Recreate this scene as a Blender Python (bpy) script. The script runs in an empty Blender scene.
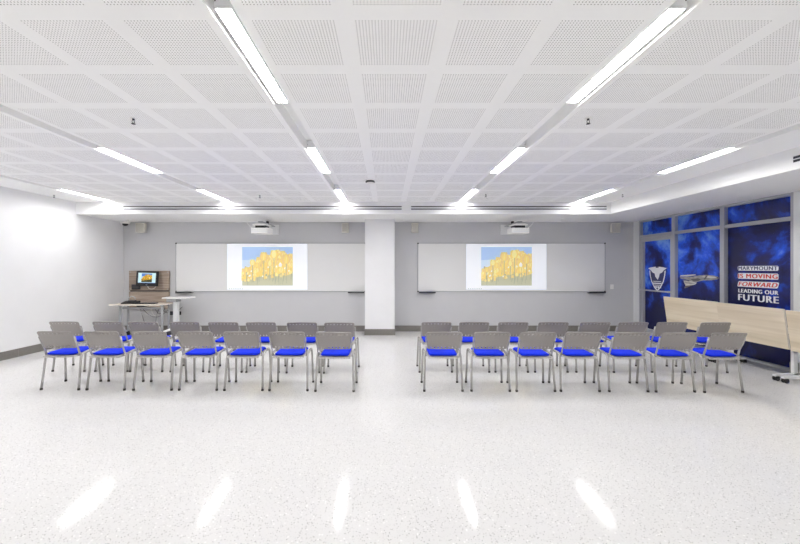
import bpy, bmesh, math, random
from mathutils import Vector, Matrix
R = random.Random(7)
SC = bpy.context.scene
COL = SC.collection
PI = math.pi

# ------------------------------------------------------------------ materials
def lin(c):
    def f(v):
        v /= 255.0
        return v / 12.92 if v <= 0.04045 else ((v + 0.055) / 1.055) ** 2.4
    return (f(c[0]), f(c[1]), f(c[2]), 1.0)

def mat(name, rgb, rough=0.5, metal=0.0, spec=0.5, noise=0.0, nscale=40.0, bump=0.0):
    m = bpy.data.materials.new(name); m.use_nodes = True
    nt = m.node_tree; b = nt.nodes['Principled BSDF']
    b.inputs['Roughness'].default_value = rough
    b.inputs['Metallic'].default_value = metal
    b.inputs['Specular IOR Level'].default_value = spec
    base = lin(rgb)
    b.inputs['Base Color'].default_value = base
    if noise or bump:
        tc = nt.nodes.new('ShaderNodeTexCoord')
        nz = nt.nodes.new('ShaderNodeTexNoise'); nz.inputs['Scale'].default_value = nscale
        nz.inputs['Detail'].default_value = 4
        nt.links.new(tc.outputs['Object'], nz.inputs['Vector'])
        if noise:
            r = nt.nodes.new('ShaderNodeValToRGB')
            r.color_ramp.elements[0].position = 0.3; r.color_ramp.elements[1].position = 0.7
            r.color_ramp.elements[0].color = [v * (1 - noise) for v in base[:3]] + [1]
            r.color_ramp.elements[1].color = [min(1, v * (1 + noise)) for v in base[:3]] + [1]
            nt.links.new(nz.outputs['Fac'], r.inputs['Fac'])
            nt.links.new(r.outputs['Color'], b.inputs['Base Color'])
        if bump:
            bp = nt.nodes.new('ShaderNodeBump'); bp.inputs['Strength'].default_value = bump
            bp.inputs['Distance'].default_value = 0.002
            nt.links.new(nz.outputs['Fac'], bp.inputs['Height'])
            nt.links.new(bp.outputs['Normal'], b.inputs['Normal'])
    return m

def emit(name, rgb, strength):
    m = bpy.data.materials.new(name); m.use_nodes = True
    nt = m.node_tree; b = nt.nodes['Principled BSDF']
    b.inputs['Base Color'].default_value = lin(rgb)
    b.inputs['Roughness'].default_value = 0.6
    b.inputs['Emission Color'].default_value = lin(rgb)
    b.inputs['Emission Strength'].default_value = strength
    return m

def math_node(nt, op, a, b=None, c=None):
    n = nt.nodes.new('ShaderNodeMath'); n.operation = op
    for i, v in enumerate((a, b, c)):
        if v is None: continue
        if hasattr(v, 'is_linked') or hasattr(v, 'links'): nt.links.new(v, n.inputs[i])
        else: n.inputs[i].default_value = v
    return n.outputs[0]

CEIL_Z = 2.985
PITCH_X, GROOVE0 = 2.48, -5.855      # grooves every 2.48 m
TILE, TILE_Y, Y0 = 0.585, 0.5925, 2.074

def perforated_material():
    m = mat('perforated_ceiling_board', (252, 252, 251), 0.8, spec=0.2)
    nt = m.node_tree; b = nt.nodes['Principled BSDF']
    tc = nt.nodes.new('ShaderNodeTexCoord'); sp = nt.nodes.new('ShaderNodeSeparateXYZ')
    nt.links.new(tc.outputs['Object'], sp.inputs[0])
    X, Y = sp.outputs[0], sp.outputs[1]
    s = math_node(nt, 'SUBTRACT', X, GROOVE0 + 0.07)
    s = math_node(nt, 'FLOORED_MODULO', s, PITCH_X)
    in_sheet = math_node(nt, 'LESS_THAN', s, 4 * TILE)
    in_range = math_node(nt, 'MULTIPLY', math_node(nt, 'GREATER_THAN', X, -5.8), math_node(nt, 'LESS_THAN', X, 4.05))
    tx = math_node(nt, 'SUBTRACT', math_node(nt, 'FLOORED_MODULO', s, TILE), TILE / 2)
    ty = math_node(nt, 'SUBTRACT', math_node(nt, 'FLOORED_MODULO', math_node(nt, 'SUBTRACT', Y, Y0), TILE_Y), TILE_Y / 2)
    HP = 0.01835
    ix = math_node(nt, 'LESS_THAN', math_node(nt, 'ABSOLUTE', tx), 13 * HP)
    iy = math_node(nt, 'LESS_THAN', math_node(nt, 'ABSOLUTE', ty), 13 * HP)
    hx = math_node(nt, 'SUBTRACT', math_node(nt, 'FLOORED_MODULO', tx, HP), HP / 2)
    hy = math_node(nt, 'SUBTRACT', math_node(nt, 'FLOORED_MODULO', ty, HP), HP / 2)
    d = math_node(nt, 'SQRT', math_node(nt, 'ADD', math_node(nt, 'MULTIPLY', hx, hx), math_node(nt, 'MULTIPLY', hy, hy)))
    hole = math_node(nt, 'LESS_THAN', d, 0.0038)
    for k in (in_sheet, in_range, ix, iy): hole = math_node(nt, 'MULTIPLY', hole, k)
    mx = nt.nodes.new('ShaderNodeMix'); mx.data_type = 'RGBA'
    nt.links.new(hole, mx.inputs['Factor'])
    mx.inputs['A'].default_value = lin((252, 252, 251)); mx.inputs['B'].default_value = lin((154, 152, 150))
    nt.links.new(mx.outputs['Result'], b.inputs['Base Color'])
    return m

def terrazzo_material():
    m = mat('terrazzo', (226, 225, 224), 0.09, spec=0.15)
    nt = m.node_tree; b = nt.nodes['Principled BSDF']
    tc = nt.nodes.new('ShaderNodeTexCoord')
    def chips(scale, lo, hi, col, prev):
        v = nt.nodes.new('ShaderNodeTexVoronoi'); v.inputs['Scale'].default_value = scale
        nt.links.new(tc.outputs['Object'], v.inputs['Vector'])
        sc = nt.nodes.new('ShaderNodeSeparateColor'); nt.links.new(v.outputs['Color'], sc.inputs[0])
        r = math_node(nt, 'MULTIPLY', math_node(nt, 'GREATER_THAN', sc.outputs[0], lo),
                      math_node(nt, 'LESS_THAN', v.outputs['Distance'], hi))
        mx = nt.nodes.new('ShaderNodeMix'); mx.data_type = 'RGBA'
        nt.links.new(r, mx.inputs['Factor']); nt.links.new(prev, mx.inputs['A'])
        mx.inputs['B'].default_value = lin(col)
        return mx.outputs['Result']
    nz = nt.nodes.new('ShaderNodeTexNoise'); nz.inputs['Scale'].default_value = 1.6; nz.inputs['Detail'].default_value = 3
    nt.links.new(tc.outputs['Object'], nz.inputs['Vector'])
    rp = nt.nodes.new('ShaderNodeValToRGB')
    rp.color_ramp.elements[0].color = lin((219, 218, 217)); rp.color_ramp.elements[1].color = lin((226, 225, 224))
    nt.links.new(nz.outputs['Fac'], rp.inputs['Fac'])
    c = rp.outputs['Color']
    c = chips(95, 0.72, 0.42, (213, 212, 211), c)
    c = chips(85, 0.90, 0.38, (190, 188, 186), c)
    c = chips(130, 0.94, 0.42, (144, 141, 139), c)
    c = chips(60, 0.90, 0.36, (240, 239, 238), c)
    nt.links.new(c, b.inputs['Base Color'])
    return m

def wood_material(name, a, c, scale=1.0, axis='Y', rough=0.45):
    m = mat(name, a, rough); nt = m.node_tree; b = nt.nodes['Principled BSDF']
    tc = nt.nodes.new('ShaderNodeTexCoord'); mp = nt.nodes.new('ShaderNodeMapping')
    s = {'Y': (26, 1.2, 26), 'X': (1.2, 26, 26)}[axis]
    mp.inputs['Scale'].default_value = [v * scale for v in s]
    nt.links.new(tc.outputs['Object'], mp.inputs['Vector'])
    nz = nt.nodes.new('ShaderNodeTexNoise'); nz.inputs['Scale'].default_value = 1.0
    nz.inputs['Detail'].default_value = 6; nz.inputs['Distortion'].default_value = 0.6
    nt.links.new(mp.outputs[0], nz.inputs['Vector'])
    r = nt.nodes.new('ShaderNodeValToRGB')
    r.color_ramp.elements[0].position = 0.32; r.color_ramp.elements[1].position = 0.68
    r.color_ramp.elements[0].color = lin(c); r.color_ramp.elements[1].color = lin(a)
    nt.links.new(nz.outputs['Fac'], r.inputs['Fac'])
    nt.links.new(r.outputs['Color'], b.inputs['Base Color'])
    return m

def galaxy_material():
    m = mat('starry_blue_window_film', (20, 30, 90), 0.25, spec=0.4)
    nt = m.node_tree; b = nt.nodes['Principled BSDF']
    tc = nt.nodes.new('ShaderNodeTexCoord')
    nz = nt.nodes.new('ShaderNodeTexNoise'); nz.inputs['Scale'].default_value = 1.25
    nz.inputs['Detail'].default_value = 7; nz.inputs['Roughness'].default_value = 0.6; nz.inputs['Distortion'].default_value = 0.35
    mp = nt.nodes.new('ShaderNodeMapping'); mp.inputs['Location'].default_value = (3.1, 1.7, 0.4)
    nt.links.new(tc.outputs['Object'], mp.inputs['Vector']); nt.links.new(mp.outputs[0], nz.inputs['Vector'])
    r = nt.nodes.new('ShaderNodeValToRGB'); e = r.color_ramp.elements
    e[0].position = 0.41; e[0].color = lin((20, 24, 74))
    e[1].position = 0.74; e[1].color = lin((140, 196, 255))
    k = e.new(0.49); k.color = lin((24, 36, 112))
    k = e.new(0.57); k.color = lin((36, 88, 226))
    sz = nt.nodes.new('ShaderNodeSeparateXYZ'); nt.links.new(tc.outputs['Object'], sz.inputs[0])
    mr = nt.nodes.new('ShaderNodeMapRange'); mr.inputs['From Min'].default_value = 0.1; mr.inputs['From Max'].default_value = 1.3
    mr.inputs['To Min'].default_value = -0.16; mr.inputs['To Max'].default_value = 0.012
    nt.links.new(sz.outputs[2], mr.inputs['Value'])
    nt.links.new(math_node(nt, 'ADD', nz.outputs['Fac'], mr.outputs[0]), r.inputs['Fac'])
    v = nt.nodes.new('ShaderNodeTexVoronoi'); v.inputs['Scale'].default_value = 12
    nt.links.new(tc.outputs['Object'], v.inputs['Vector'])
    sc = nt.nodes.new('ShaderNodeSeparateColor'); nt.links.new(v.outputs['Color'], sc.inputs[0])
    rad = math_node(nt, 'MULTIPLY', math_node(nt, 'POWER', sc.outputs[0], 4.0), 0.30)
    star = math_node(nt, 'LESS_THAN', v.outputs['Distance'], rad)
    mx = nt.nodes.new('ShaderNodeMix'); mx.data_type = 'RGBA'
    nt.links.new(star, mx.inputs['Factor']); nt.links.new(r.outputs['Color'], mx.inputs['A'])
    mx.inputs['B'].default_value = lin((190, 210, 250))
    nt.links.new(mx.outputs['Result'], b.inputs['Base Color'])
    return m

M = dict(
    ceil=perforated_material(),
    groove=mat('white_groove_paint', (247, 247, 246), 0.8, spec=0.2),
    floor=terrazzo_material(),
    white_wall=mat('white_wall_paint', (238, 238, 239), 0.75, spec=0.2, noise=0.015, nscale=2.0),
    grey_wall=mat('light_grey_wall_paint', (205, 205, 207), 0.75, spec=0.2, noise=0.015, nscale=2.0),
    soffit=mat('soffit_paint', (240, 240, 239), 0.8, spec=0.2),
    base=mat('grey_skirting', (126, 122, 117), 0.45, noise=0.05, nscale=30),
    base_joint=mat('skirting_joint', (150, 147, 142), 0.6),
    **{'tube%d' % k: emit('light_diffuser', (253, 252, 251), v) for k, v in enumerate((40.0, 40.0, 28.0, 21.0, 22.0))},
    housing=mat('light_housing', (232, 233, 234), 0.5),
    slot=mat('dark_slot', (38, 38, 46), 0.6),
    alu=mat('brushed_aluminium', (190, 192, 196), 0.35, metal=0.6),
    frame=mat('window_frame_aluminium', (176, 178, 184), 0.4, metal=0.15),
    post=mat('pale_panel', (226, 227, 226), 0.6),
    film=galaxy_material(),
    print_white=mat('white_print', (238, 240, 246), 0.5),
    print_navy=mat('navy_print', (34, 40, 96), 0.5),
    print_red=mat('red_print', (206, 44, 48), 0.5),
    print_grey=mat('silver_print', (150, 148, 146), 0.45, noise=0.35, nscale=14),
    print_light=mat('pale_silver_print', (208, 206, 200), 0.45, noise=0.1, nscale=20),
    print_dark=mat('dark_silver_print', (78, 76, 78), 0.45),
    shell=mat('warm_grey_plastic', (152, 147, 143), 0.42),
    seat_shell=mat('pale_grey_plastic', (186, 182, 178), 0.4),
    blue=mat('blue_upholstery', (26, 54, 226), 0.85, spec=0.2, noise=0.1, nscale=300, bump=0.2),
    chrome=mat('silver_grey_tube', (186, 184, 181), 0.25, metal=0.3),
    rubber=mat('dark_rubber', (58, 54, 52), 0.7),
    black=mat('black_plastic', (28, 28, 31), 0.4),
    dark=mat('dark_grey_plastic', (62, 62, 66), 0.45),
    white_plastic=mat('white_plastic', (242, 241, 238), 0.4),
    cream=mat('cream_plastic', (222, 219, 209), 0.5),
    grille=mat('speaker_grille', (192, 189, 180), 0.7, noise=0.08, nscale=500),
    wb=mat('whiteboard_enamel', (232, 232, 231), 0.22, spec=0.5),
    maple=wood_material('pale_maple_laminate', (228, 215, 192), (206, 190, 163), 0.55, 'Y'),
    oak=wood_material('grey_oak_laminate', (184, 168, 152), (146, 129, 115), 0.8, 'X'),
    desk=wood_material('pale_desk_laminate', (222, 210, 196), (204, 190, 174), 0.8, 'X'),
    edge=mat('pale_edge_band', (232, 226, 214), 0.5),
    steel=mat('grey_painted_steel', (170, 172, 176), 0.4, metal=0.3),
    steel_white=mat('white_painted_steel', (234, 235, 236), 0.4),
    box_grey=mat('grey_box', (140, 138, 134), 0.55),
)

# ------------------------------------------------------------------ mesh builder
class MB:
    def __init__(self): self.bm = bmesh.new()
    def _merge(self, tb, mi=0, smooth=False, xf=None):
        if xf is not None: bmesh.ops.transform(tb, matrix=xf, verts=tb.verts)
        for f in tb.faces:
            if mi is not None: f.material_index = mi
            f.smooth = smooth
        me = bpy.data.meshes.new('tmp'); tb.to_mesh(me); tb.free()
        self.bm.from_mesh(me); bpy.data.meshes.remove(me); return self
    def box(self, x0, x1, y0, y1, z0, z1, mi=0, bev=0.0, seg=2, xf=None):
        tb = bmesh.new()
        bmesh.ops.create_cube(tb, size=1.0)
        bmesh.ops.transform(tb, matrix=Matrix.Translation(((x0+x1)/2, (y0+y1)/2, (z0+z1)/2)) @ Matrix.Diagonal((abs(x1-x0), abs(y1-y0), abs(z1-z0), 1)), verts=tb.verts)
        if bev: bmesh.ops.bevel(tb, geom=tb.edges[:], offset=bev, segments=seg, affect='EDGES', profile=0.5)
        return self._merge(tb, mi, False, xf)
    def tube(self, pts, r, mi=0, seg=10, r2=None, smooth=True, caps=True):
        """swept tube; r may be a number or list; r2 = half thickness across the second axis"""
        P = [Vector(p) for p in pts]; n = len(P); tb = bmesh.new(); rings = []
        up = None
        for i in range(n):
            t = (P[min(i+1, n-1)] - P[max(i-1, 0)]).normalized()
            if up is None:
                up = Vector((1, 0, 0)) if abs(t.x) < 0.9 else Vector((0, 0, 1))
            a = (up - t * up.dot(t)).normalized(); b = t.cross(a); up = a
            ri = r[i] if isinstance(r, (list, tuple)) else r
            rb = r2 if r2 else ri
            rings.append([tb.verts.new(P[i] + a * math.cos(2*PI*k/seg) * ri + b * math.sin(2*PI*k/seg) * rb) for k in range(seg)])
        for i in range(n-1):
            for k in range(seg):
                tb.faces.new((rings[i][k], rings[i][(k+1) % seg], rings[i+1][(k+1) % seg], rings[i+1][k]))
        if caps:
            tb.faces.new(rings[0][::-1]); tb.faces.new(rings[-1])
        bmesh.ops.recalc_face_normals(tb, faces=tb.faces)
        return self._merge(tb, mi, smooth)
    def lathe(self, prof, mi=0, seg=20, xf=None):
        tb = bmesh.new(); rings = []
        for (r, z) in prof:
            rings.append([tb.verts.new((r*math.cos(2*PI*k/seg), r*math.sin(2*PI*k/seg), z)) for k in range(seg)])
        for i in range(len(prof)-1):
            for k in range(seg):
                tb.faces.new((rings[i][k], rings[i][(k+1) % seg], rings[i+1][(k+1) % seg], rings[i+1][k]))
        tb.faces.new(rings[0][::-1]); tb.faces.new(rings[-1])
        bmesh.ops.recalc_face_normals(tb, faces=tb.faces)
        return self._merge(tb, mi, True, xf)
    def prism(self, pts, vec, mi=0, xf=None):
        tb = bmesh.new(); vec = Vector(vec)
        a = [tb.verts.new(Vector(p)) for p in pts]; b = [tb.verts.new(Vector(p) + vec) for p in pts]
        n = len(a)
        tb.faces.new(a); tb.faces.new(b[::-1])
        for i in range(n): tb.faces.new((a[i], b[i], b[(i+1) % n], a[(i+1) % n]))
        bmesh.ops.recalc_face_normals(tb, faces=tb.faces)
        return self._merge(tb, mi, False, xf)
    def sheet(self, us, vs, fn, holes=(), thick=0.01, mi=0, smooth=True):
        """grid surface fn(u, v) with cells left out, given a thickness"""
        tb = bmesh.new()
        V = [[tb.verts.new(Vector(fn(u, v))) for u in us] for v in vs]
        hs = set(holes)
        for j in range(len(vs)-1):
            for i in range(len(us)-1):
                if (i, j) in hs: continue
                tb.faces.new((V[j][i], V[j][i+1], V[j+1][i+1], V[j+1][i]))
        loose = [v for v in tb.verts if not v.link_faces]
        bmesh.ops.delete(tb, geom=loose, context='VERTS')
        bmesh.ops.recalc_face_normals(tb, faces=tb.faces)
        bmesh.ops.solidify(tb, geom=tb.faces[:], thickness=thick)
        bmesh.ops.recalc_face_normals(tb, faces=tb.faces)
        return self._merge(tb, mi, smooth)
    def build(self, name, mats, parent=None, loc=None):
        me = bpy.data.meshes.new(name); self.bm.to_mesh(me); self.bm.free()
        for m in (mats if isinstance(mats, (list, tuple)) else [mats]): me.materials.append(m)
        o = bpy.data.objects.new(name, me); COL.objects.link(o)
        if parent: o.parent = parent
        if loc: o.location = loc
        return o

def thing(name, label, cat, loc=(0, 0, 0), rz=0.0, group=None):
    o = bpy.data.objects.new(name, None); COL.objects.link(o)
    o.empty_display_size = 0.1
    o.location = loc; o.rotation_euler = (0, 0, rz)
    return tag(o, label, cat, group)
def tag(o, label, cat, group=None):
    o['label'] = label; o['category'] = cat
    if group: o['group'] = group
    return o
def struct(o, label=None):
    o['kind'] = 'structure'
    if label: o['label'] = label
    return o
def copy_tree(o, parent=None):
    c = o.copy(); COL.objects.link(c)
    if parent: c.parent = parent
    for ch in o.children: copy_tree(ch, c)
    return c
def arc(p0, p1, p2, n=7):
    p0, p1, p2 = Vector(p0), Vector(p1), Vector(p2)
    return [(1-t)**2 * p0 + 2*t*(1-t) * p1 + t*t * p2 for t in [i/n for i in range(n+1)]]

# ------------------------------------------------------------------ the room
XL, XR, YB, YN = -6.6, 6.2, 9.46, -3.6
SOF_Y, SOF_X, SOF_Z = 8.01, 4.75, 2.732
struct(MB().box(XL-.15, XR+.3, YN-.15, YB+.15, -.12, 0).build('floor', M['floor']), 'pale speckled polished terrazzo floor')
struct(MB().box(XL-.15, XL, YN-.15, YB+.15, 0, 3.2).build('wall_left', M['white_wall']))
struct(MB().box(XL, XR+.3, YB, YB+.15, 0, 3.2).build('wall_back', M['grey_wall']))
struct(MB().box(XL, XR+.3, YN-.15, YN, 0, 3.2).build('wall_front', M['white_wall']))
w = MB().box(XR+.0, XR+.3, YN, 5.65, 0, 3.2)
w.box(XR-.004, XR, 5.53, 5.542, 0.0, SOF_Z, 1)
w.box(XR+.08, XR+.3, 5.65, YB, 0, 3.2)
struct(w.build('wall_right', [M['post'], M['base_joint']]))

# ceiling sheets between the light grooves
grooves = [GROOVE0 + PITCH_X * k for k in range(5)]
c = MB()
edges = [XL] + [v for g in grooves for v in (g - .07, g + .07)] + [XR + .1]
for i in range(0, len(edges), 2):
    x0, x1 = edges[i], edges[i+1]
    c.box(x0, x1, YN, YB, CEIL_Z, CEIL_Z + .12, 0)
c.box(XL, XR + .1, YN, YB, CEIL_Z + .12, CEIL_Z + .2, 1)
for f in c.bm.faces:
    if abs(f.normal.z) < 0.5: f.material_index = 1
struct(c.build('ceiling', [M['ceil'], M['groove']]), 'white ceiling of perforated boards with light grooves')
s = MB()
s.box(XL, SOF_X, SOF_Y, YB, SOF_Z, CEIL_Z + .0, 0)
s.box(SOF_X, XR + .1, YN, YB, SOF_Z, CEIL_Z + .0, 0)
struct(s.build('ceiling_soffit', M['soffit']), 'lowered white ceiling band along the back and right walls')
struct(MB().box(-.52, .18, 8.91, YB, 0, SOF_Z).build('wall_pillar', M['white_wall']))

BH = .145
b = MB().box(XL, XL+.014, YN, YB, 0, BH)
for k in range(11): b.box(XL+.012, XL+.0148, 6.75 - k*.94, 6.756 - k*.94, 0, BH, 1)
struct(b.build('baseboard_left', [M['base'], M['base_joint']]))
b = MB()
for x0, x1 in ((XL+.014, -.52), (.18, XR - .01)):
    b.box(x0, x1, YB-.014, YB, 0, BH)
struct(b.build('baseboard_back', M['base']))
b = MB().box(-.534, .194, 8.896, 8.91, 0, BH).box(-.534, -.52, 8.91, YB-.014, 0, BH).box(.18, .194, 8.91, YB-.014, 0, BH)
struct(b.build('baseboard_pillar', M['base']))

# ------------------------------------------------------------------ ceiling lights
def make_light():
    t = thing('linear_ceiling_light', '', 'ceiling light', (0, 0, 0), 0, 'linear lights in the ceiling grooves')
    L = 1.17
    h = MB().box(-.046, .046, -L/2, L/2, .030, .10, 0, .002).box(-.046, -.043, -L/2, L/2, .0155, .031).box(.043, .046, -L/2, L/2, .0155, .031)
    h.build('housing', M['housing'], t)
    MB().box(-.043, .043, -L/2 + .003, L/2 - .003, .017, .030).build('diffuser', M['tube0'], t)
    for sgn in (-1, 1):
        e = MB().box(-.048, .048, sgn*L/2, sgn*(L/2 + .006), .012, .102, 0, .002)
        for q in (-.04, .04):
            e.lathe([(.004, 0), (.004, .002)], 1, 8, Matrix.Translation((q, sgn*(L/2 + .006) + (0 if sgn > 0 else -.002), .055)) @ Matrix.Rotation(-PI/2, 4, 'X'))
        e.build('end_cap', [M['housing'], M['dark']], t)
    return t
groove_txt = ['first groove from the left wall', 'second groove from left wall', 'groove just left of centre',
              'groove just right of centre', 'groove nearest the blue windows']
rows = [(7.40, 'bright tube light in the %s, far end by back wall'),
        (5.04, 'bright tube light in the %s, halfway down the room'),
        (2.645, 'bright tube light in the %s, over the near floor'),
        (0.30, 'unseen tube light in the %s, above the viewpoint'),  # out-of-view row, added to light the foreground
        (-2.07, 'unseen tube light in the %s, behind the viewpoint')]  # second unseen row, also added for light on the near floor
proto = make_light(); first = True
for gi, gx in enumerate(grooves):
    for ri, (yy, txt) in enumerate(rows):
        o = proto if first else copy_tree(proto); first = False
        o.location = (gx, yy, CEIL_Z)
        o['label'] = txt % groove_txt[gi]
        for ch in o.children:
            if ch.name.startswith('diffuser'):
                ch.material_slots[0].link = 'OBJECT'; ch.material_slots[0].material = M['tube%d' % ri]

# ------------------------------------------------------------------ air slots, ceiling fittings
def slot_back(x0, x1, label):
    t = thing('air_slot', label, 'air vent', ((x0+x1)/2, SOF_Y, 2.90), 0, 'air slots in the soffit')
    h = (x1-x0)/2
    MB().box(-h, h, -.006, 0, -.092, .010).build('frame', M['steel_white'], t)
    for z in (-.026, -.077):
        MB().box(-h+.01, h-.01, -.009, -.005, z, z + .021).build('slot', M['slot'], t)
    return t
slot_back(-5.6, .32, 'long black twin air slot above the left whiteboard')
slot_back(.50, 4.66, 'long black twin air slot above the right whiteboard')
t = thing('air_slot', 'short dark twin air slot in the soffit over the blue windows', 'air vent', (SOF_X, 3.42, 2.868), 0, 'air slots in the soffit')
MB().box(-.006, 0, -1.0, 1.0, -.065, .025).build('frame', M['steel_white'], t)
for z in (-.012, -.052): MB().box(-.009, -.005, -.99, .99, z, z + .028).build('slot', M['slot'], t)

sprk = None
for (x, y, lab) in ((-2.37, 3.53, 'small dark sprinkler head in the left half of the ceiling, over the near floor'),
                    (1.88, 3.53, 'small dark sprinkler head in the right half of the ceiling, over the near floor'),
                    (-2.44, 7.25, 'small dark sprinkler head on the ceiling in front of the left projector'),
                    (1.87, 7.15, 'small dark sprinkler head on the ceiling in front of the right projector'),
                    (-6.38, 7.24, 'small dark sprinkler head on the ceiling close to the left wall'),
                    (4.46, 7.15, 'small dark sprinkler head on the ceiling close to the right soffit')):
    if sprk is None:
        sprk = thing('sprinkler_head', lab, 'sprinkler', (x, y, CEIL_Z), 0, 'ceiling sprinklers')
        MB().lathe([(.030, 0), (.028, -.004), (.014, -.006)], 0, 18).build('rosette', M['white_plastic'], sprk)
        q = MB().lathe([(.011, -.004), (.011, -.016), (.008, -.02)], 0, 12)
        for sg in (-1, 1): q.tube([(sg*.009, 0, -.018), (sg*.013, 0, -.034), (sg*.004, 0, -.05)], .0028, 0, 6)
        q.build('body', M['dark'], sprk)
        MB().lathe([(.006, -.046), (.019, -.052), (.019, -.0545), (.004, -.056)], 0, 16).build('deflector', M['dark'], sprk)
    else:
        o = copy_tree(sprk); o.location = (x, y, CEIL_Z); o['label'] = lab

t = thing('smoke_detector', 'small flat ceiling box with a shaded edge left of the middle seam', 'smoke detector', (-.27, 6.08, CEIL_Z))
MB().lathe([(.07, 0), (.075, -.010), (.074, -.024), (.066, -.027)], 0, 28).build('body', M['dark'], t)  # dark grey paints in the shade on its near side
MB().lathe([(.062, -.025), (.058, -.032), (.03, -.034)], 0, 24).build('cap', M['white_plastic'], t)

for i, (x, lab) in enumerate(((-6.1, 'small white cover plate under the soffit beside the dome camera'),
                              (-.98, 'small white cover plate under the soffit left of the pillar'),
                              (4.15, 'small white cover plate under the soffit near the right end of the back wall'))):
    if i == 0:
        cov = thing('ceiling_cover_plate', lab, 'cover plate', (x, 8.94, SOF_Z), 0, 'white cover plates under the soffit')
        MB().lathe([(.045, 0), (.045, -.006), (.038, -.010)], 0, 20).build('plate', M['white_plastic'], cov)
        MB().lathe([(.016, -.009), (.016, -.022), (.008, -.026)], 0, 14).build('tip', M['white_plastic'], cov)
    else:
        o = copy_tree(cov); o.location = (x, 8.94, SOF_Z); o['label'] = lab

t = thing('ceiling_camera', 'white and black dome camera under the soffit in the left corner', 'security camera', (-6.43, 9.28, SOF_Z))
MB().lathe([(.10, 0), (.105, -.03), (.09, -.062)], 0, 24).build('base', M['white_plastic'], t)
MB().lathe([(.066, -.056), (.064, -.075), (.050, -.098), (.026, -.112), (.004, -.116)], 0, 22).build('dome', M['black'], t)

# ------------------------------------------------------------------ wall speakers
def speaker(x, w, turn, label):
    t = thing('wall_speaker', label, 'speaker', (x, YB, 2.57), 0, 'wall speakers')
    m = Matrix.Translation((0, -.15, 0)) @ Matrix.Rotation(turn, 4, 'Z')
    MB().box(-w/2, w/2, -.075, .075, -.115, .115, 0, .012, 3, m).build('cabinet', M['cream'], t)
    MB().box(-w/2 + .014, w/2 - .014, -.081, -.074, -.10, .10, 0, .003, 2, m).build('grille', M['grille'], t)
    q = MB().box(-.03, .03, -.012, 0, -.07, .07, 0, .003)
    q.box(-.016, .016, -.09, -.01, -.014, .014, 0, .003)
    q.build('bracket', M['cream'], t)
speaker(-6.06, .20, math.radians(14), 'cream wall speaker in the left corner beside the dome camera')
speaker(-1.03, .165, math.radians(4), 'cream wall speaker between the left whiteboard and the pillar')
speaker(.685, .165, 0, 'cream wall speaker just right of the pillar')
speaker(5.63, .20, math.radians(-22), 'cream wall speaker at the right end of the back wall')

# ------------------------------------------------------------------ projectors
def projector(x, side, label):
    # side -1: body hangs left of its wall plate
    t = thing('wall_projector', label, 'projector', (x, YB, 2.42), 0, 'short throw projectors over the whiteboards')
    MB().box(-.14, .14, -.035, 0, 0, .245, 0, .006).build('wall_plate', M['steel_white'], t)
    q = MB().box(-.05, .05, -1.00, -.03, .185, .215, 0, .006)
    q.build('arm', M['steel'], t)
    cv = MB()
    pts = [(-.17, 0, .120), (-.165, 0, .145), (-.10, 0, .160), (.10, 0, .160), (.165, 0, .145), (.17, 0, .120)]
    cv.prism([(p[0], -1.02, p[2]) for p in pts], (0, .30, 0))
    cv.build('arm_cover', M['white_plastic'], t)
    MB().box(-.12, .12, -.98, -.74, .062, .122, 0, .004).build('mount_plate', M['black'], t)
    bd = MB()
    out = []
    for i in range(28):
        a = 2*PI*i/28
        cx, sx = math.cos(a), math.sin(a)
        out.append((.215*math.copysign(abs(cx)**.45, cx), -.87 + .19*math.copysign(abs(sx)**.45, sx), -.055))
    bd.prism(out, (0, 0, .115))
    bd.build('body', M['white_plastic'], t)
    bm2 = MB().box(-.18, .18, -1.066, -1.056, -.030, -.005, 0, .002)
    for k in range(9): bm2.box(-.17 + k*.04, -.147 + k*.04, -1.068, -1.06, .008, .040, 0)
    bm2.build('vent', M['housing'], t)
    MB().lathe([(.05, 0), (.05, .012), (.03, .018)], 0, 18, Matrix.Translation((side*-.10, -.80, .058))).build('lens_window', M['dark'], t)
    MB().lathe([(.035, 0), (.035, .05), (.02, .058)], 0, 16, Matrix.Translation((side*-.02, -.55, .21))).build('adjuster_knob', M['black'], t)
    MB().tube(arc((side*.05, -.6, .235), (side*.30, -.75, .30), (side*.33, -.9, .22)) + arc((side*.33, -.9, .22), (side*.33, -.95, .16), (side*.18, -.93, .05), 5)[1:], .006, 0, 6).build('cable', M['white_plastic'], t)
    for sg in (-1, 1): MB().box(sg*.145-.03, sg*.145+.03, -1.0, -.78, .055, .075, 0, .003).build('bracket_foot', M['steel'], t)
    return t
projector(-2.84, -1, 'white wall projector on an arm above the left whiteboard')
projector(2.98, 1, 'white wall projector on an arm above the right whiteboard')

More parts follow.
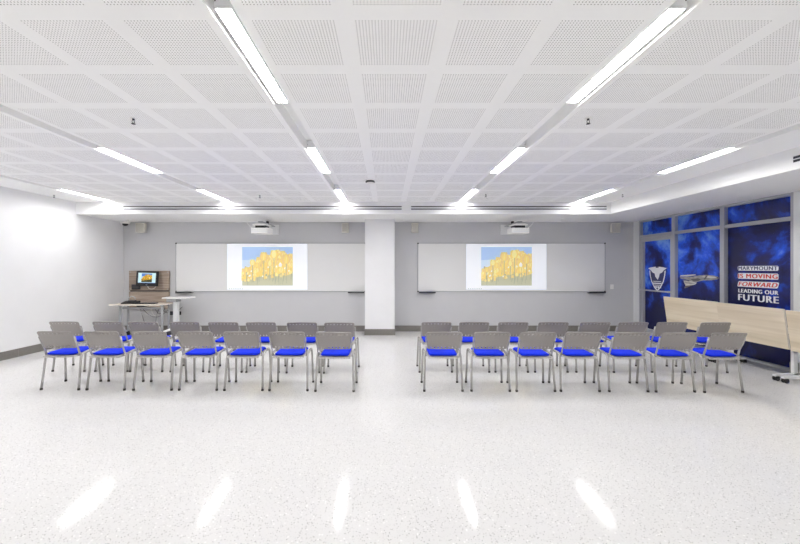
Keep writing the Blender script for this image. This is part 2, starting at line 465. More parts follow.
# ------------------------------------------------------------------ whiteboards with projected slides
def whiteboard(x0, x1, label):
    z0, z1 = .99, 2.212
    cx = (x0+x1)/2; h = (x1-x0)/2
    t = thing('whiteboard', label, 'whiteboard', (cx, YB, z0), 0, 'whiteboards on the back wall')
    H = z1 - z0
    MB().box(-h+.012, h-.012, -.022, 0, .012, H-.012).build('writing_surface', M['wb'], t)
    f = MB()
    f.box(-h, h, -.028, 0, H-.014, H, 0, .003).box(-h, h, -.028, 0, 0, .014, 0, .003)
    f.box(-h, -h+.014, -.028, 0, .0, H, 0, .003).box(h-.014, h, -.028, 0, 0, H, 0, .003)
    f.build('frame', M['steel'], t)
    for sx in (-1, 1):
        for z in (0, H):
            MB().box(sx*h - .028 if sx > 0 else -h - .006, sx*h + .006 if sx > 0 else -h + .028, -.034, 0, (z - .006) if z == 0 else z - .028, (z + .028) if z == 0 else z + .006, 0, .008, 3).build('corner_cap', M['black'], t)
        tr = MB()
        a, b = (h - .44, h - .03) if sx > 0 else (-h + .03, -h + .44)
        tr.box(a, b, -.10, -.0, -.030, -.016, 0, .004).box(a, b, -.104, -.094, -.030, .006, 0, .004)
        tr.build('pen_tray', M['dark'], t)
    return t
whiteboard(-5.28, -.53, 'wide whiteboard on the back wall left of the pillar')
whiteboard(.765, 5.455, 'wide whiteboard on the back wall right of the pillar')

SE = .20
SL = dict(
    field=emit('slide_white', (238, 242, 248), SE), sky1=emit('slide_sky', (172, 200, 238), SE), sky2=emit('slide_pale_sky', (200, 219, 242), SE),
    y1=emit('slide_yellow', (234, 212, 128), SE), y2=emit('slide_amber', (226, 202, 142), SE), y3=emit('slide_lemon', (238, 226, 158), SE),
    gr=emit('slide_sage', (192, 192, 166), SE), gr2=emit('slide_moss', (174, 178, 154), SE), br=emit('slide_ochre', (206, 176, 120), SE), w=emit('slide_petal_white', (242, 242, 240), SE))
ME = .22
MN = dict(
    field=emit('monitor_pale', (196, 226, 230), ME), sky1=emit('monitor_sky', (84, 130, 200), ME), sky2=emit('monitor_pale_sky', (150, 190, 224), ME),
    y1=emit('monitor_yellow', (216, 170, 30), ME), y2=emit('monitor_amber', (180, 124, 20), ME), y3=emit('monitor_lemon', (232, 200, 70), ME),
    gr=emit('monitor_moss', (70, 70, 34), ME), gr2=emit('monitor_dark_moss', (46, 48, 26), ME), br=emit('monitor_brown', (90, 62, 20), ME), w=emit('monitor_white', (236, 230, 190), ME))

def flower_picture(w, h, P, xf, seed, n=150, eps=.00008):
    """yellow flowers under a blue sky; w x h, lower-left at origin, facing -Y"""
    keys = ['sky1', 'sky2', 'y1', 'y2', 'y3', 'gr', 'gr2', 'br', 'w']; ix = {k: i for i, k in enumerate(keys)}
    rr = random.Random(seed); b = MB(); d = [0.0]
    bm = b.bm
    def poly(pts, k):
        d[0] += eps
        P3 = [(max(0, min(w, x)), -d[0], max(0, min(h, z))) for x, z in pts]
        tb = bmesh.new(); vs = [tb.verts.new(p) for p in P3]
        try: tb.faces.new(vs)
        except ValueError: pass
        b._merge(tb, ix[k], False)
    poly([(0, 0), (w, 0), (w, h), (0, h)], 'sky1')
    poly([(0, 0), (w, 0), (w, h*.72), (0, h*.66)], 'sky2')
    def top(u): return h*(.40 + .55*min(1, u/.62)**.75 - (.12*max(0, u-.7)/.3))
    def flower(cx, cz, s, dark):
        # tulip-like cup of petals
        for dx, ww, k in ((-.42, .42, dark[0]), (.42, .42, dark[0]), (0, .56, dark[1])):
            pts = []
            for i in range(12):
                a = 2*PI*i/12
                taper = 1.0 - .35*max(0, math.sin(a))
                pts.append((cx + s*(dx + ww*math.cos(a)*taper), cz + s*(.0 + .92*math.sin(a))))
            poly(pts, k)
        poly([(cx - s*.10, cz - s*.7), (cx + s*.02, cz - s*.8), (cx + s*.12, cz + s*.5), (cx + s*.02, cz + s*.6)], 'br' if rr.random() < .3 else 'y3')
    poly([(0, 0), (w, 0)] + [(w*u, top(u)*.84) for u in (1, .9, .8, .7, .6, .5, .4, .3, .2, .1, 0)], 'y1')
    # foliage
    poly([(0, 0), (w, 0), (w, h*.36), (w*.6, h*.28), (w*.3, h*.22), (0, h*.16)], 'gr')
    for i in range(46):
        x = rr.random()*w; z = rr.random()*h*.34
        poly([(x, z), (x + w*.012, z), (x + w*.02 + rr.uniform(-.02, .02)*w, z + h*.16), (x + w*.012, z + h*.17)], 'gr2')
    spots = []
    for i in range(n):
        u = rr.random(); lo = .10 + .16*u
        z = h*lo + (top(u)*.94 - h*lo)*rr.random()**.8
        spots.append((u*w, z))
    spots.sort(key=lambda p: -p[1])
    for (x, z) in spots:
        s = h*(.034 + .050*(z/h))*rr.uniform(.8, 1.2)
        flower(x, z, s, rr.choice((('y2', 'y1'), ('y1', 'y3'), ('y1', 'y2'), ('y2', 'y3'))))
    for i in range(9):
        x, z = rr.random()*w, h*(.2 + .4*rr.random())
        poly([(x, z), (x + w*.02, z - h*.01), (x + w*.03, z + h*.03), (x + w*.008, z + h*.035)], 'w')
    for (u, v, s, k) in ((.44, .76, .125, ('y2', 'y1')), (.64, .82, .115, ('y1', 'y3')), (.88, .68, .125, ('y2', 'y1')), (.22, .60, .085, ('y1', 'y3')), (.10, .42, .075, ('y2', 'y1')), (.78, .42, .09, ('y1', 'y3')), (.56, .58, .08, ('y2', 'y3'))):
        poly([(u*w - w*.006, h*.15), (u*w + w*.006, h*.15), (u*w + w*.008, v*h), (u*w - w*.004, v*h)], 'gr2')
        flower(u*w, v*h, h*s, k)
    poly([(w*.74, h*.49), (w*.79, h*.49), (w*.80, h*.55), (w*.765, h*.61), (w*.735, h*.55)], 'w')
    return b, [P[k] for k in keys]

def slide(x0, label, seed):
    # x0: left edge on the board; picture on a white field with a thin row of icons
    wz0, wz1, ww = 1.045, 2.185, 2.00
    t = thing('projected_slide', label, 'projection', (x0, YB - .0225, wz0), 0, 'projected slides')
    MB().box(0, ww, -.0012, 0, 0, wz1 - wz0).build('white_field', SL['field'], t)
    b, ms = flower_picture(1.265, .965, SL, None, seed)
    o = b.build('flower_picture', ms, t); o.location = (.372, -.0016, .10)
    for k in range(7): MB().box(.05 + k*.052, .05 + k*.052 + .022, -.003, -.001, .014, .034).build('icon', SL['gr2'], t)
slide(-3.99, 'bright projected slide of yellow flowers on the left whiteboard', 11)
slide(1.98, 'bright projected slide of yellow flowers on the right whiteboard', 11)

t = thing('light_switch', 'small white switch on the back wall beside the right whiteboard', 'switch', (5.63, YB, 1.115))
MB().box(-.043, .043, -.010, 0, -.058, .058, 0, .004).build('plate', M['white_plastic'], t)
MB().box(-.018, .018, -.016, -.008, -.032, .032, 0, .003).build('rocker', M['white_plastic'], t)

# ------------------------------------------------------------------ window wall on the right
GX = 6.205                # face of the glass
TZ = 2.34                 # transom centre
def bay(name, ya, yb, label, wa=.045, wb=.045, door=False):
    """bay between mullion centres ya < yb"""
    f = MB(); x0, x1 = 6.135, 6.235
    f.box(x0, x1, ya, ya + wa, 0, SOF_Z, 0, .003).box(x0, x1, yb - wb, yb, 0, SOF_Z, 0, .003)
    f.box(x0+.006, x1, ya + wa, yb - wb, TZ - .03, TZ + .03, 0, .003)
    f.box(x0+.006, x1, ya + wa, yb - wb, SOF_Z - .045, SOF_Z, 0, .003)
    f.box(x0+.006, x1, ya + wa, yb - wb, 0, .05, 0, .003)
    o = struct(f.build(name, M['frame']), label)
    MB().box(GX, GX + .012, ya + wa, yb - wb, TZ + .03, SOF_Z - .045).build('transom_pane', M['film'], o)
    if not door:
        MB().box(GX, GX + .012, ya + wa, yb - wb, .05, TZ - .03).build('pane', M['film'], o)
    return o
bay1 = bay('window_1', 5.70, 6.92, 'window bay with starry blue film and slogan')
bay2 = bay('window_2', 6.92, 8.10, 'window bay with starry blue film and spacecraft print')
bay3 = bay('window_3', 8.10, 9.20, 'narrow bay above the glass door', door=True)
# the door leaf in the third bay
ya, yb = 8.15, 9.15
d = MB(); x0, x1 = 6.150, 6.225
d.box(x0, x1, ya, ya + .055, .055, TZ - .035, 0, .003).box(x0, x1, yb - .07, yb, .055, TZ - .035, 0, .003)
d.box(x0, x1, ya + .055, yb - .07, TZ - .125, TZ - .035, 0, .003).box(x0, x1, ya + .055, yb - .07, .055, .15, 0, .003)
door = struct(d.build('door_1', M['frame']), 'glass door with shield print and push bar')
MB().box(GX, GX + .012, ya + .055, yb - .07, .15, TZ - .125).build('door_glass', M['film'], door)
pb = MB().tube([(6.085, 8.17, 1.065), (6.085, 9.14, 1.065)], .017, 0, 10)
for y in (8.19, 9.115): pb.box(6.085, 6.155, y - .02, y + .02, 1.045, 1.085, 0, .003)
pb.build('push_bar', M['alu'], door)
struct(MB().box(6.13, 6.235, 5.61, 5.70, 0, SOF_Z, 0, .004).build('trim_1', M['post']))
struct(MB().box(6.17, 6.26, 9.20, YB, 0, SOF_Z, 0, .002).build('trim_2', M['post']))
struct(MB().box(5.93, 6.14, 5.70, 9.20, 0, .012, 0, .003).build('trim_3', M['alu']))
t = thing('floor_socket_box', 'small grey box at the foot of the pale post behind the folded tables', 'socket box', (6.10, 5.66, 0))
MB().box(-.03, .03, -.045, .04, 0, .17, 0, .006).build('case', M['box_grey'], t)
MB().box(-.022, .022, -.050, -.044, .015, .155, 0, .003).build('cover', M['box_grey'], t)

# printed graphics on the film: (u along the wall to the right, v = height)
def wall_poly(b, pts, y0, z0, off, mi=0, th=.001):
    b.prism([(GX - off, y0 - u, z0 + v) for (u, v) in pts], (th, 0, 0), mi)
def lettering(body, y_left, width, z_lo, z_hi, bold, matname, off, parent, name, shear=0.0, grow=0.0):
    cu = bpy.data.curves.new(name, 'FONT'); cu.body = body; cu.size = 1.0
    cu.extrude = 0.0; cu.space_character = 1.14; cu.shear = shear
    tmp = bpy.data.objects.new(name, cu); COL.objects.link(tmp)
    bpy.context.view_layer.update()
    me = bpy.data.meshes.new_from_object(tmp.evaluated_get(bpy.context.evaluated_depsgraph_get()))
    bpy.data.objects.remove(tmp); bpy.data.curves.remove(cu)
    xs = [v.co.x for v in me.vertices]; ys = [v.co.y for v in me.vertices]
    x0, x1, y0, y1 = min(xs), max(xs), min(ys), max(ys)
    for v in me.vertices:
        u = -grow + (v.co.x - x0) / (x1 - x0) * (width + 2*grow)
        z = z_lo - grow + (v.co.y - y0) / (y1 - y0) * (z_hi - z_lo + 2*grow)
        v.co = (GX - off, y_left - u, z)
    d = bold * .16
    bm = bmesh.new()
    for k in (-1, 0, 1):
        n0 = len(bm.verts); bm.from_mesh(me); bm.verts.ensure_lookup_table()
        for v in list(bm.verts)[n0:]: v.co += Vector((-.0002*(k + 1), d*k, 0))
    bm.to_mesh(me); bm.free()
    me.materials.clear(); me.materials.append(M[matname])
    o = bpy.data.objects.new(name, me); COL.objects.link(o); o.parent = parent
    sol = o.modifiers.new('thickness', 'SOLIDIFY'); sol.thickness = .0006; sol.offset = 0
    return o
def halo(y_left, width, z_lo, z_hi, lean, parent):
    """white rounded backing that follows the line of letters"""
    b = MB(); w, h, r, pts = width, z_hi - z_lo, .022, []
    for (cx, cz, a0) in ((w - r, r, -PI/2), (w - r, h - r, 0), (r, h - r, PI/2), (r, r, PI)):
        for k in range(6):
            a = a0 + k*PI/10
            pts.append((cx + r*math.cos(a), cz + r*math.sin(a)))
    wall_poly(b, [(u + lean*(v - h/2), v) for (u, v) in pts], y_left, z_lo, .002)
    return b.build('slogan_outline', M['print_white'], parent)
YL, WT = 6.665, .665
halo(YL + .014, WT + .028, 1.540, 1.620, 0, bay1)
lettering('MARYMOUNT', YL, WT, 1.550, 1.612, .022, 'print_navy', .004, bay1, 'slogan_lettering')
halo(YL + .014, WT + .028, 1.398, 1.496, 0, bay1)
lettering('IS MOVING', YL, WT, 1.412, 1.484, .030, 'print_red', .004, bay1, 'slogan_lettering')
halo(YL + .014, WT + .028, 1.258, 1.356, .25, bay1)
lettering('FORWARD', YL, WT, 1.272, 1.344, .030, 'print_red', .004, bay1, 'slogan_lettering', .28)
lettering('LEADING OUR', YL, WT + .01, 1.157, 1.222, .028, 'print_white', .003, bay1, 'slogan_lettering')
lettering('FUTURE', YL, WT + .015, 1.020, 1.128, .045, 'print_white', .003, bay1, 'slogan_lettering')

# shield emblem on the door
e = MB(); Y_, Z_ = 8.97, 1.055
def mirror(pts, w): return pts + [(w - u, v) for (u, v) in reversed(pts)]
W_ = .60
outer = mirror([(.30, 0), (.20, .07), (.10, .22), (.055, .36), (.04, .47)], W_)
inner = mirror([(.31, .035), (.215, .095), (.125, .235), (.085, .36), (.07, .47)], W_)
wall_poly(e, outer, Y_, Z_, .002, 0); wall_poly(e, inner, Y_, Z_, .004, 1)
wing = [(.32, .26), (.24, .33), (.22, .40), (.14, .43), (.10, .475), (.0, .525), (.10, .545), (.20, .555), (.25, .56), (.27, .525), (.295, .535), (.30, .57), (.32, .545)]
wall_poly(e, wing + [(W_ - u, v) for (u, v) in reversed(wing[1:-1])], Y_, Z_, .006, 0)
for (v, h, a) in ((.215, .014, .17), (.165, .026, .165), (.13, .014, .19)):
    wall_poly(e, [(a, v), (W_ - a, v), (W_ - a, v + h), (a, v + h)], Y_, Z_, .006, 0)
for k in range(4): wall_poly(e, [(.215 + k*.055, .07), (.255 + k*.055, .07), (.255 + k*.055, .115), (.215 + k*.055, .115)], Y_, Z_, .006, 0)
e.build('shield_emblem', [M['print_white'], M['print_navy']], door)

# silver spacecraft print on the middle bay
s = MB(); Y_, Z_ = 8.00, 1.245
def sp(pts, off, mi): wall_poly(s, pts, Y_, Z_, off, mi)
sp([(0, .145), (.12, .150), (.34, .165), (.50, .195), (.66, .205), (.80, .200), (.91, .180), (.945, .155), (.90, .125), (.78, .105), (.60, .098), (.50, .075), (.42, .055), (.30, .060), (.20, .095), (.02, .120)], .002, 0)
sp([(.0, .160), (.20, .165), (.42, .195), (.40, .212), (.20, .200), (.02, .185)], .003, 1)
sp([(.52, .170), (.70, .185), (.86, .172), (.93, .155), (.86, .150), (.68, .150)], .004, 1)
sp([(.28, .115), (.46, .135), (.54, .120), (.46, .080), (.36, .070)], .004, 2)
sp([(.10, .065), (.30, .07), (.44, .045), (.40, .01), (.26, -.035), (.13, -.075), (.15, -.02)], .003, 1)
sp([(.12, .055), (.28, .045), (.40, .03), (.30, .015), (.15, .02)], .005, 0)
sp([(.145, -.03), (.27, -.015), (.36, .0), (.26, -.04), (.14, -.085)], .005, 2)
sp([(.60, .115), (.64, .115), (.70, .195), (.66, .195)], .006, 2)
sp([(.90, .135), (.945, .155), (.93, .170), (.89, .172)], .006, 2)
sp([(.06, .10), (.20, .08), (.26, .06), (.12, .07)], .004, 0)
s.build('spacecraft_print', [M['print_grey'], M['print_light'], M['print_dark']], bay2)

# ------------------------------------------------------------------ folded tables by the windows
def folded_table(y0, y1, label, tilt=.07, dz=0.0, castor_side=(1, 1)):
    t = thing('folding_table', label, 'table', (5.75, (y0+y1)/2, 0), 0, 'folded tables standing along the windows')
    h = (y1-y0)/2
    zb, zt = .445 + dz, 1.008 + dz
    xa, xb = -.14, -.22        # bottom and top of the board, local
    tp = MB()
    tp.prism([(xa, -h, zb), (xb, -h, zt), (xb + .026, -h, zt + .002), (xa + .026, -h, zb + .002)], (0, 2*h, 0))
    for f in tp.bm.faces: f.material_index = 0 if abs(f.normal.x) > .7 else 1
    tp.build('tabletop', [M['maple'], M['edge']], t)
    MB().box(-.115, -.055, -h + .08, h - .08, .70, .74, 0, .004).build('beam', M['steel'], t)
    for sg in (-1, 1):
        yy = sg*(h - .045)
        lg = MB().box(-.045, .015, yy - .022, yy + .022, .07, .74, 0, .006)
        lg.box(-.115, .015, yy - .018, yy + .018, .66, .735, 0, .004)
        l = lg.build('leg', M['steel_white'], t)
        ft = MB(); ft.prism([(-.30, yy - .022, .062), (-.30, yy - .022, .088), (-.03, yy - .022, .105), (.22, yy - .022, .088), (.22, yy - .022, .062)], (0, .044, 0))
        ft.build('foot', M['steel_white'], t)
        for xx in (-.27, .20):
            cs = MB()
            for q in (-.020, .020):
                cs.lathe([(.012, -.009), (.030, -.009), (.032, -.004), (.032, .004), (.030, .009), (.012, .009)], 0, 18, Matrix.Translation((xx, yy + q, .032)) @ Matrix.Rotation(PI/2, 4, 'X'))
            cs.box(xx - .026, xx + .026, yy - .031, yy + .031, .036, .066, 0, .008)
            cs.build('castor', M['black'], t)
    return t
folded_table(6.346, 7.56, 'pale wood table with top flipped upright, farthest of the row, beside the glass door', dz=.006)
folded_table(5.275, 6.345, 'pale wood table with top flipped upright, middle of the row, under the slogan')
folded_table(4.05, 5.245, 'pale wood table with top flipped upright, nearest one, cut by the right picture edge', tilt=.05, dz=-.01)

# ------------------------------------------------------------------ chairs
def make_chair():
    t = thing('meeting_chair', '', 'chair', (0, 0, 0), 0, 'grey chairs with blue seats')
    # seat shell with a drilled rear lip
    us = [-.205 + .41*i/24 for i in range(25)]
    vs = [0, .012, .030, .05] + [.05 + .40*k/8 for k in range(1, 9)]
    def seat_fn(u, v):
        if v < .05:
            a = v / .05; y = -.190 - .012*math.cos(a*PI/2) * 1.0; z = .423 + .022*math.sin(a*PI/2)
        else:
            k = (v - .05) / .40; y = -.190 + .40*k
            z = .445 + .012*k - (.03*max(0, (k - .82)/.18)**2)
        n = abs(u)/.205
        z += .006*n*n
        kx = 1.0
        if v > .40: kx = 1 - .12*((v - .40)/.05)**2
        return (u*kx, y, z)
    holes = [(i, 1) for i in range(2, 23, 2)]
    MB().sheet(us, vs, seat_fn, holes, .009).build('seat', M['seat_shell'], t)
    # blue pad
    n = 14
    us = [-.178 + .356*i/n for i in range(n+1)]; vs = [-.178 + .375*j/n for j in range(n+1)]
    def pad_fn(u, v):
        a, b_ = abs(u)/.178, abs(v - .0095)/.1875
        edge = max(0, (max(a, b_) - .75)/.25)
        rr = 1.0
        if a > .75 and b_ > .75:
            d = math.hypot((a - .75)/.25, (b_ - .75)/.25)
            if d > 1: rr = 1
        k = (v + .19)/.40
        z = .474 + .010*k - .016*edge**2 - (.02*max(0, (k - .86)/.14)**2)
        sx = u*(1 - .05*max(0, b_ - .8)/.2); sy = .0095 + (v - .0095)*(1 - .05*max(0, a - .8)/.2)
        return (sx, sy, z)
    MB().sheet(us, vs, pad_fn, (), -.018).build('seat_pad', M['blue'], t)
    # backrest: curved panel with a row of holes along the top and along the bottom
    nh = 8
    us = [0.0]; hi = []
    for k in range(nh):
        c0 = .11 + .78*k/(nh-1)
        us += [c0 - .018, c0 + .018]; hi.append(len(us) - 2)
    us += [1.0]
    full = [us[0]]
    hcols = []
    for a, b_ in zip(us, us[1:]):
        if (len(full)) and abs((b_ - a) - .036) < 1e-6:
            hcols.append(len(full) - 1); full.append(b_)
        else:
            m_ = 3 if (a == 0 or b_ == 1) else 2
            for q in range(1, m_+1): full.append(a + (b_ - a)*q/m_)
    vs = [0, .03, .05, .135, .22, .34, .46, .58, .70, .78, .842, .902, .935, .965, .985, 1.0]
    def back_fn(u, v):
        s = 2*u - 1
        half = .205 + .022*v
        if v > .90: half -= .022*((v - .90)/.10)**2.2
        if v < .05: half -= .010*((.05 - v)/.05)**2
        x = s*half
        z = .545 + .229*v + .004*(1 - s*s)*v
        y = -.172 - .085*v - .018*v*v - .018*(1 - s*s)
        return (x, y, z)
    holes = [(i, 2) for i in hcols] + [(i, 10) for i in hcols]
    MB().sheet(full, vs, back_fn, holes, .010).build('backrest', M['shell'], t)
    for sg in (-1, 1):
        p = [(sg*.222, -.118, .440), (sg*.222, -.140, .475), (sg*.219, -.164, .55), (sg*.224, -.196, .62), (sg*.229, -.226, .70)]
        q = MB().tube(p, .008, 0, 10, .015)
        q.lathe([(.006, 0), (.010, .003), (.010, .012), (.005, .016)], 0, 10, Matrix.Translation((sg*.228, -.225, .692)))
        q.build('back_post', M['chrome'], t)
        # side rail with the seat, legs bending down from it
        rf, rr_ = (sg*.232, .150, .462), (sg*.232, -.135, .440)
        MB().tube([(sg*.232, .085, .482), (sg*.232, 0, .476), (sg*.232, -.075, .466)], .0145, 0, 12).build('side_rail', M['chrome'], t)
        front = arc((sg*.232, .085, .482), (sg*.232, .158, .487), (sg*.234, .168, .400), 8) + [(sg*.245, .192, .014)]
        rear = arc((sg*.232, -.075, .466), (sg*.232, -.128, .460), (sg*.234, -.134, .385), 8) + [(sg*.245, -.180, .014)]
        for path in (front, rear):
            lg = MB().tube(path, .0135, 0, 12).build('leg', M['chrome'], t)
            x, y, z = path[-1]
            MB().lathe([(.0165, 0), (.0168, .014), (.0155, .026)], 0, 12, Matrix.Translation((x, y, 0))).build('foot_cap', M['rubber'], lg)
    for yy, zz in ((.07, .447), (-.09, .434)):
        MB().tube([(-.232, yy, zz + .02), (-.15, yy, zz - .008), (-.10, yy, zz - .008), (.10, yy, zz - .008), (.15, yy, zz - .008), (.232, yy, zz + .02)], .009, 0, 8).build('cross_bar', M['chrome'], t)
    return t

chair = make_chair(); used = False
ORD = ['first', 'second', 'third', 'fourth', 'fifth', 'sixth', 'seventh', 'eighth']
ROWS = [
    ('near row, left block', [(-4.248, 5.09), (-3.646, 5.08), (-3.036, 5.07), (-2.443, 5.07), (-1.854, 5.06), (-1.269, 5.05), (-0.669, 5.02)], 'left end of the near row, beside the left wall', 'right end of the near row in the left block'),
    ('near row, right block', [(0.724, 5.03), (1.334, 5.03), (1.908, 5.02), (2.479, 5.02), (3.093, 5.01), (3.68, 5.0), (4.275, 4.98)], 'left end of the near row in the right block', 'right end of the near row, by the folded tables'),
    ('back row, left block', [(-4.869, 5.96), (-4.209, 5.95), (-3.673, 5.94), (-3.048, 5.93), (-2.451, 5.91), (-1.883, 5.9), (-1.271, 5.88), (-0.7, 5.86)], 'left end of the back row, nearest the left wall', 'right end of the back row in the left block'),
    ('back row, right block', [(0.737, 5.91), (1.308, 5.91), (1.894, 5.91), (2.496, 5.91), (3.12, 5.91), (3.677, 5.9), (4.262, 5.9), (4.89, 5.88)], 'left end of the back row in the right block', 'right end of the back row, by the folded tables'),
]
chairs = {}
for (rn, spots, la, lb) in ROWS:
    for i, (x, y) in enumerate(spots):
        o = chair if not used else copy_tree(chair); used = True
        o.location = (x, y, 0)
        o.rotation_euler = (0, 0, math.radians(R.uniform(-1.2, 1.2)))
        if i == 0: lab = 'grey chair with blue seat, ' + la
        elif i == len(spots) - 1: lab = 'grey chair with blue seat, ' + lb
        else: lab = 'grey chair with blue seat, %s from left in the %s' % (ORD[i], rn)
        o['label'] = lab
        chairs[(rn, i)] = o
cw = chairs[('back row, left block', 3)]
cw['label'] = 'grey chair with a raised writing tablet, fourth from left in the back row'
tm = Matrix.Translation((-.270, -.06, .640)) @ Matrix.Rotation(math.radians(-13), 4, 'Y') @ Matrix.Rotation(math.radians(3), 4, 'X')
MB().box(-.095, .085, -.12, .12, -.010, .014, 0, .005, 2, tm).build('writing_tablet', M['white_plastic'], cw)
MB().box(-.055, .070, -.09, .08, -.075, -.006, 0, .010, 2, tm).build('tablet_bracket', M['dark'], cw)
MB().tube([(-.234, -.10, .45), (-.240, -.10, .54), (-.262, -.10, .60)], .010, 0, 8).build('tablet_arm', M['chrome'], cw)

# ------------------------------------------------------------------ instructor station
t = thing('wall_panel', 'grey oak board mounted on the back wall behind the corner desk', 'panel', (-5.925, YB, .56))
MB().box(-.50, .50, -.055, -.015, 0, .438, 0, .002).build('lower_board', M['oak'], t)
MB().box(-.50, .50, -.055, -.015, .466, .955, 0, .002).build('upper_board', M['oak'], t)
MB().box(-.48, .48, -.035, -.002, .02, .93).build('backing', M['dark'], t)
for sx in (-1, 1):
    for z in (.50, .92): MB().lathe([(.012, 0), (.012, .004), (.008, .006)], 0, 12, Matrix.Translation((sx*.465, -.055, z)) @ Matrix.Rotation(PI/2, 4, 'X')).build('screw_cap', M['steel'], t)

mon = thing('monitor', 'black flat monitor showing yellow flowers on the oak wall board', 'monitor', (-5.875, YB - .20, 1.325), math.radians(3))
m = Matrix.Rotation(math.radians(5), 4, 'X') @ Matrix.Rotation(math.radians(2.0), 4, 'Y')
mon.rotation_euler = (math.radians(-4), math.radians(1.5), math.radians(4))
f = MB().box(-.255, .255, -.018, .030, -.185, .185, 0, .010, 3)
f.build('casing', M['black'], mon)
MB().box(-.205, .205, -.0205, -.017, -.100, .140).build('screen', MN['field'], mon)
b_, ms = flower_picture(.245, .215, MN, None, 5, n=26, eps=.00006)
o = b_.build('screen_picture', ms, mon); o.location = (-.125, -.0208, -.09)
q = MB().box(-.20, .20, -.0208, -.017, -.108, -.100).build('task_bar', MN['sky1'], mon)
q = MB().box(-.02, .02, -.0205, -.016, -.160, -.150).build('badge', M['steel'], mon)
q = MB().box(-.05, .05, .028, .07, -.06, .06, 0, .004).tube([(0, .06, 0), (0, .138, .0)], .022, 0, 12)
q.build('mount', M['dark'], mon)
MB().tube(arc((.02, .01, -.18), (.03, -.01, -.26), (.12, .03, -.25), 8) + arc((.12, .03, -.25), (.20, .06, -.22), (.19, .05, -.13), 6)[1:], .006, 0, 6).build('cable', M['white_plastic'], mon)

t = thing('control_panel', 'small black control box below left of the monitor', 'control panel', (-6.235, YB - .055, 1.115))
MB().box(-.10, .10, -.04, 0, -.064, .062, 0, .006).build('case', M['black'], t)
MB().box(-.085, .085, -.043, -.038, -.035, .042, 0, .002).build('display', M['dark'], t)

# desk
DX0, DX1, DY0, DY1, DZ = -6.26, -5.05, 8.47, 9.10, .762
t = thing('corner_desk', 'pale wood desk on grey metal legs in the left corner', 'desk', ((DX0+DX1)/2, (DY0+DY1)/2, 0))
hx, hy = (DX1-DX0)/2, (DY1-DY0)/2
out = [(-hx, -hy + .05), (-hx + .02, -hy), (hx - .30, -hy), (hx - .12, -hy + .03), (hx, -hy + .14), (hx, hy), (-hx, hy)]
tp = MB(); tp.prism([(x, y, DZ - .020) for x, y in out], (0, 0, .020))
for f in tp.bm.faces: f.material_index = 0 if abs(f.normal.z) > .7 else 1
tp.build('desktop', [M['desk'], M['edge']], t)
for sx in (-1, 1):
    xx = -hx + .21 if sx < 0 else hx - .05
    for k, y in enumerate((-hy + .10, -hy + .36)):
        lg = MB().tube([(xx, y, .07), (xx, y, DZ - .020)], .024, 0, 12)
        lg.box(xx - .03, xx + .03, y - .04, y + .04, DZ - .045, DZ - .019, 0, .003)
        l = lg.build('leg', M['steel'], t)
        cs = MB().lathe([(.016, -.020), (.052, -.020), (.055, 0), (.052, .020), (.016, .020)], 0, 18, Matrix.Translation((xx, y - .01, .055)) @ Matrix.Rotation(PI/2, 4, 'X'))
        cs.box(xx - .034, xx + .034, y - .05, y + .030, .06, .118, 0, .008)
        cs.build('castor', M['black'], l)
    MB().box(xx - .018, xx + .018, -hy + .10, -hy + .36, .105, .14, 0, .004).build('foot_rail', M['steel'], t)
MB().box(-hx + .21, hx - .05, -hy + .16, -hy + .19, DZ - .115, DZ - .075, 0, .004).build('beam', M['steel'], t)
MB().box(-hx + .30, hx - .15, hy - .12, hy - .10, DZ - .14, DZ - .019, 0, .003).build('modesty_strip', M['desk'], t)
MB().box(-.12, .06, -.08, .10, DZ - .075, DZ - .019, 0, .005).build('cable_box', M['dark'], t)

t = thing('keyboard', 'flat black keyboard on the corner desk', 'keyboard', (-5.52, 8.68, DZ), math.radians(2))
kb = MB(); kb.prism([(-.22, -.07, 0), (-.22, -.07, .012), (-.22, .07, .024), (-.22, .07, 0)], (.44, 0, 0)); kb.build('case', M['black'], t)
ks = MB()
for j in range(5):
    for i in range(15): ks.box(-.205 + i*.0275, -.182 + i*.0275, -.058 + j*.0235, -.039 + j*.0235, .012, .0175 + j*.002)
ks.build('keys', M['dark'], t)

t = thing('desk_device', 'low black desk unit with a grey upright piece left of the keyboard', 'desk device', (-5.93, 8.74, DZ), math.radians(4))
pd = MB(); pd.prism([(-.16, -.10, 0), (-.16, -.10, .022), (-.16, .10, .060), (-.16, .10, 0)], (.32, 0, 0)); pd.build('base', M['black'], t)
MB().box(-.06, .10, -.02, .06, .045, .075, 0, .010, 3).build('handset', M['dark'], t)
MB().tube([(-.08, .07, .04), (-.09, .08, .12), (-.03, .07, .165), (.05, .05, .15), (.09, .03, .10)], .011, 0, 10).build('upright', M['steel'], t)

cb = MB()
def hang(a, b, sag, r=.007, mi=0):
    a, b = Vector(a), Vector(b); mid = (a + b)/2 - Vector((0, 0, sag))
    cb.tube(arc(a, mid, b, 10), r, mi, 6)
hang((-5.80, 8.95, .64), (-5.20, 9.0, .62), .42, .006, 0)
hang((-5.62, 8.98, .64), (-5.42, 9.02, .60), .36, .005, 1)
hang((-5.50, 8.94, .64), (-5.28, 9.0, .66), .30, .006, 0)
hang((-5.95, 8.96, .64), (-5.55, 9.0, .64), .18, .005, 1)
hang((-5.42, 9.0, .64), (-5.10, 9.42, .62), .30, .006, 0)
cb.tube(arc((-5.84, 8.95, .64), (-5.80, 8.95, .40), (-5.70, 8.97, .16), 8) + [(-5.68, 8.98, .006)], .006, 0, 6)
cb.tube(arc((-5.40, 8.95, .62), (-5.50, 8.95, .40), (-5.48, 8.97, .16), 8) + [(-5.46, 8.98, .006)], .006, 0, 6)
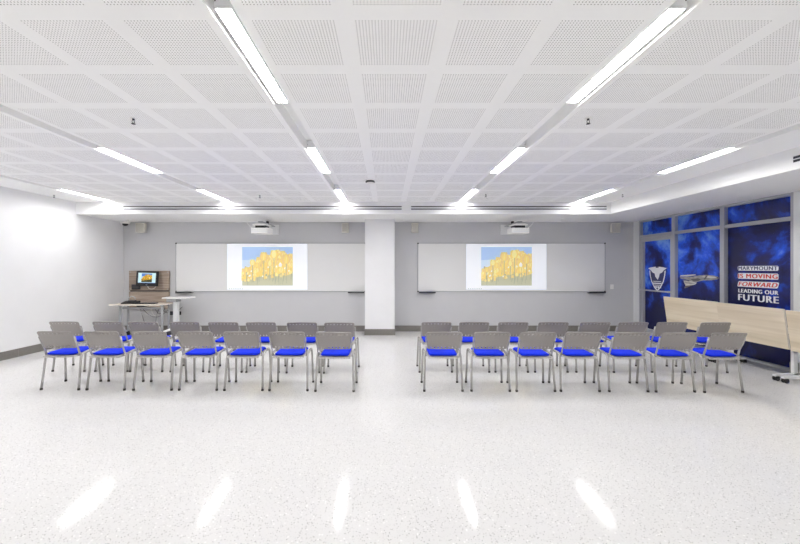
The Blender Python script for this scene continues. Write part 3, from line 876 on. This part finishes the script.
tag(cb.build('cable_bundle', [M['dark'], M['white_plastic']]), 'tangle of dark and white cables hanging under the corner desk', 'cables')
t = thing('wall_socket', 'black socket strip low on the wall right of the corner desk', 'socket', (-5.31, YB, .455))
MB().box(-.16, .16, -.018, 0, -.045, .045, 0, .004).build('plate', M['black'], t)
for k in (-1, 1): MB().box(k*.075 - .055, k*.075 + .055, -.050, -.016, -.032, .032, 0, .006).build('plug', M['dark'], t)

# white standing lectern
t = thing('lectern_table', 'white single column standing table in front of the oak board', 'lectern', (-4.95, 8.93, 0))
tp = MB()
tp.prism([(-.32, -.06, .87), (-.28, -.16, .87), (.26, -.16, .87), (.31, -.10, .87), (.31, .22, .87), (-.32, .22, .87)], (0, 0, .024))
tp.build('tabletop', M['white_plastic'], t)
MB().box(-.20, .02, -.12, .12, .785, .871, 0, .010).build('drawer_box', M['steel'], t)
MB().box(-.085, .02, -.05, .05, .03, .79, 0, .012, 3).build('column', M['steel_white'], t)
MB().box(-.085, .30, -.05, .05, .0, .035, 0, .008).box(-.085, .02, -.26, .26, .0, .032, 0, .008).build('base', M['steel_white'], t)

# ------------------------------------------------------------------ camera, world, view
cam = bpy.data.cameras.new('camera'); co = bpy.data.objects.new('camera', cam); COL.objects.link(co)
cam.sensor_width = 36; cam.lens = 17.0
co.location = (0, 0, 1.585); co.rotation_euler = (PI/2, 0, 0)
cam.shift_x = 13/800; cam.shift_y = -4/800
cam.clip_start = .05; cam.clip_end = 100
SC.camera = co
wd = bpy.data.worlds.new('world'); SC.world = wd; wd.use_nodes = True
wd.node_tree.nodes['Background'].inputs[0].default_value = (.9, .95, 1, 1)
wd.node_tree.nodes['Background'].inputs[1].default_value = 0.3
SC.view_settings.view_transform = 'Standard'; SC.view_settings.look = 'None'
SC.view_settings.gamma = 1.0; SC.view_settings.exposure = 0.62
SC.view_settings.use_curve_mapping = False
SC.cycles.max_bounces = 14; SC.cycles.diffuse_bounces = 10; SC.cycles.glossy_bounces = 4
SC.cycles.use_denoising = True
SC.cycles.sample_clamp_indirect = 8.0
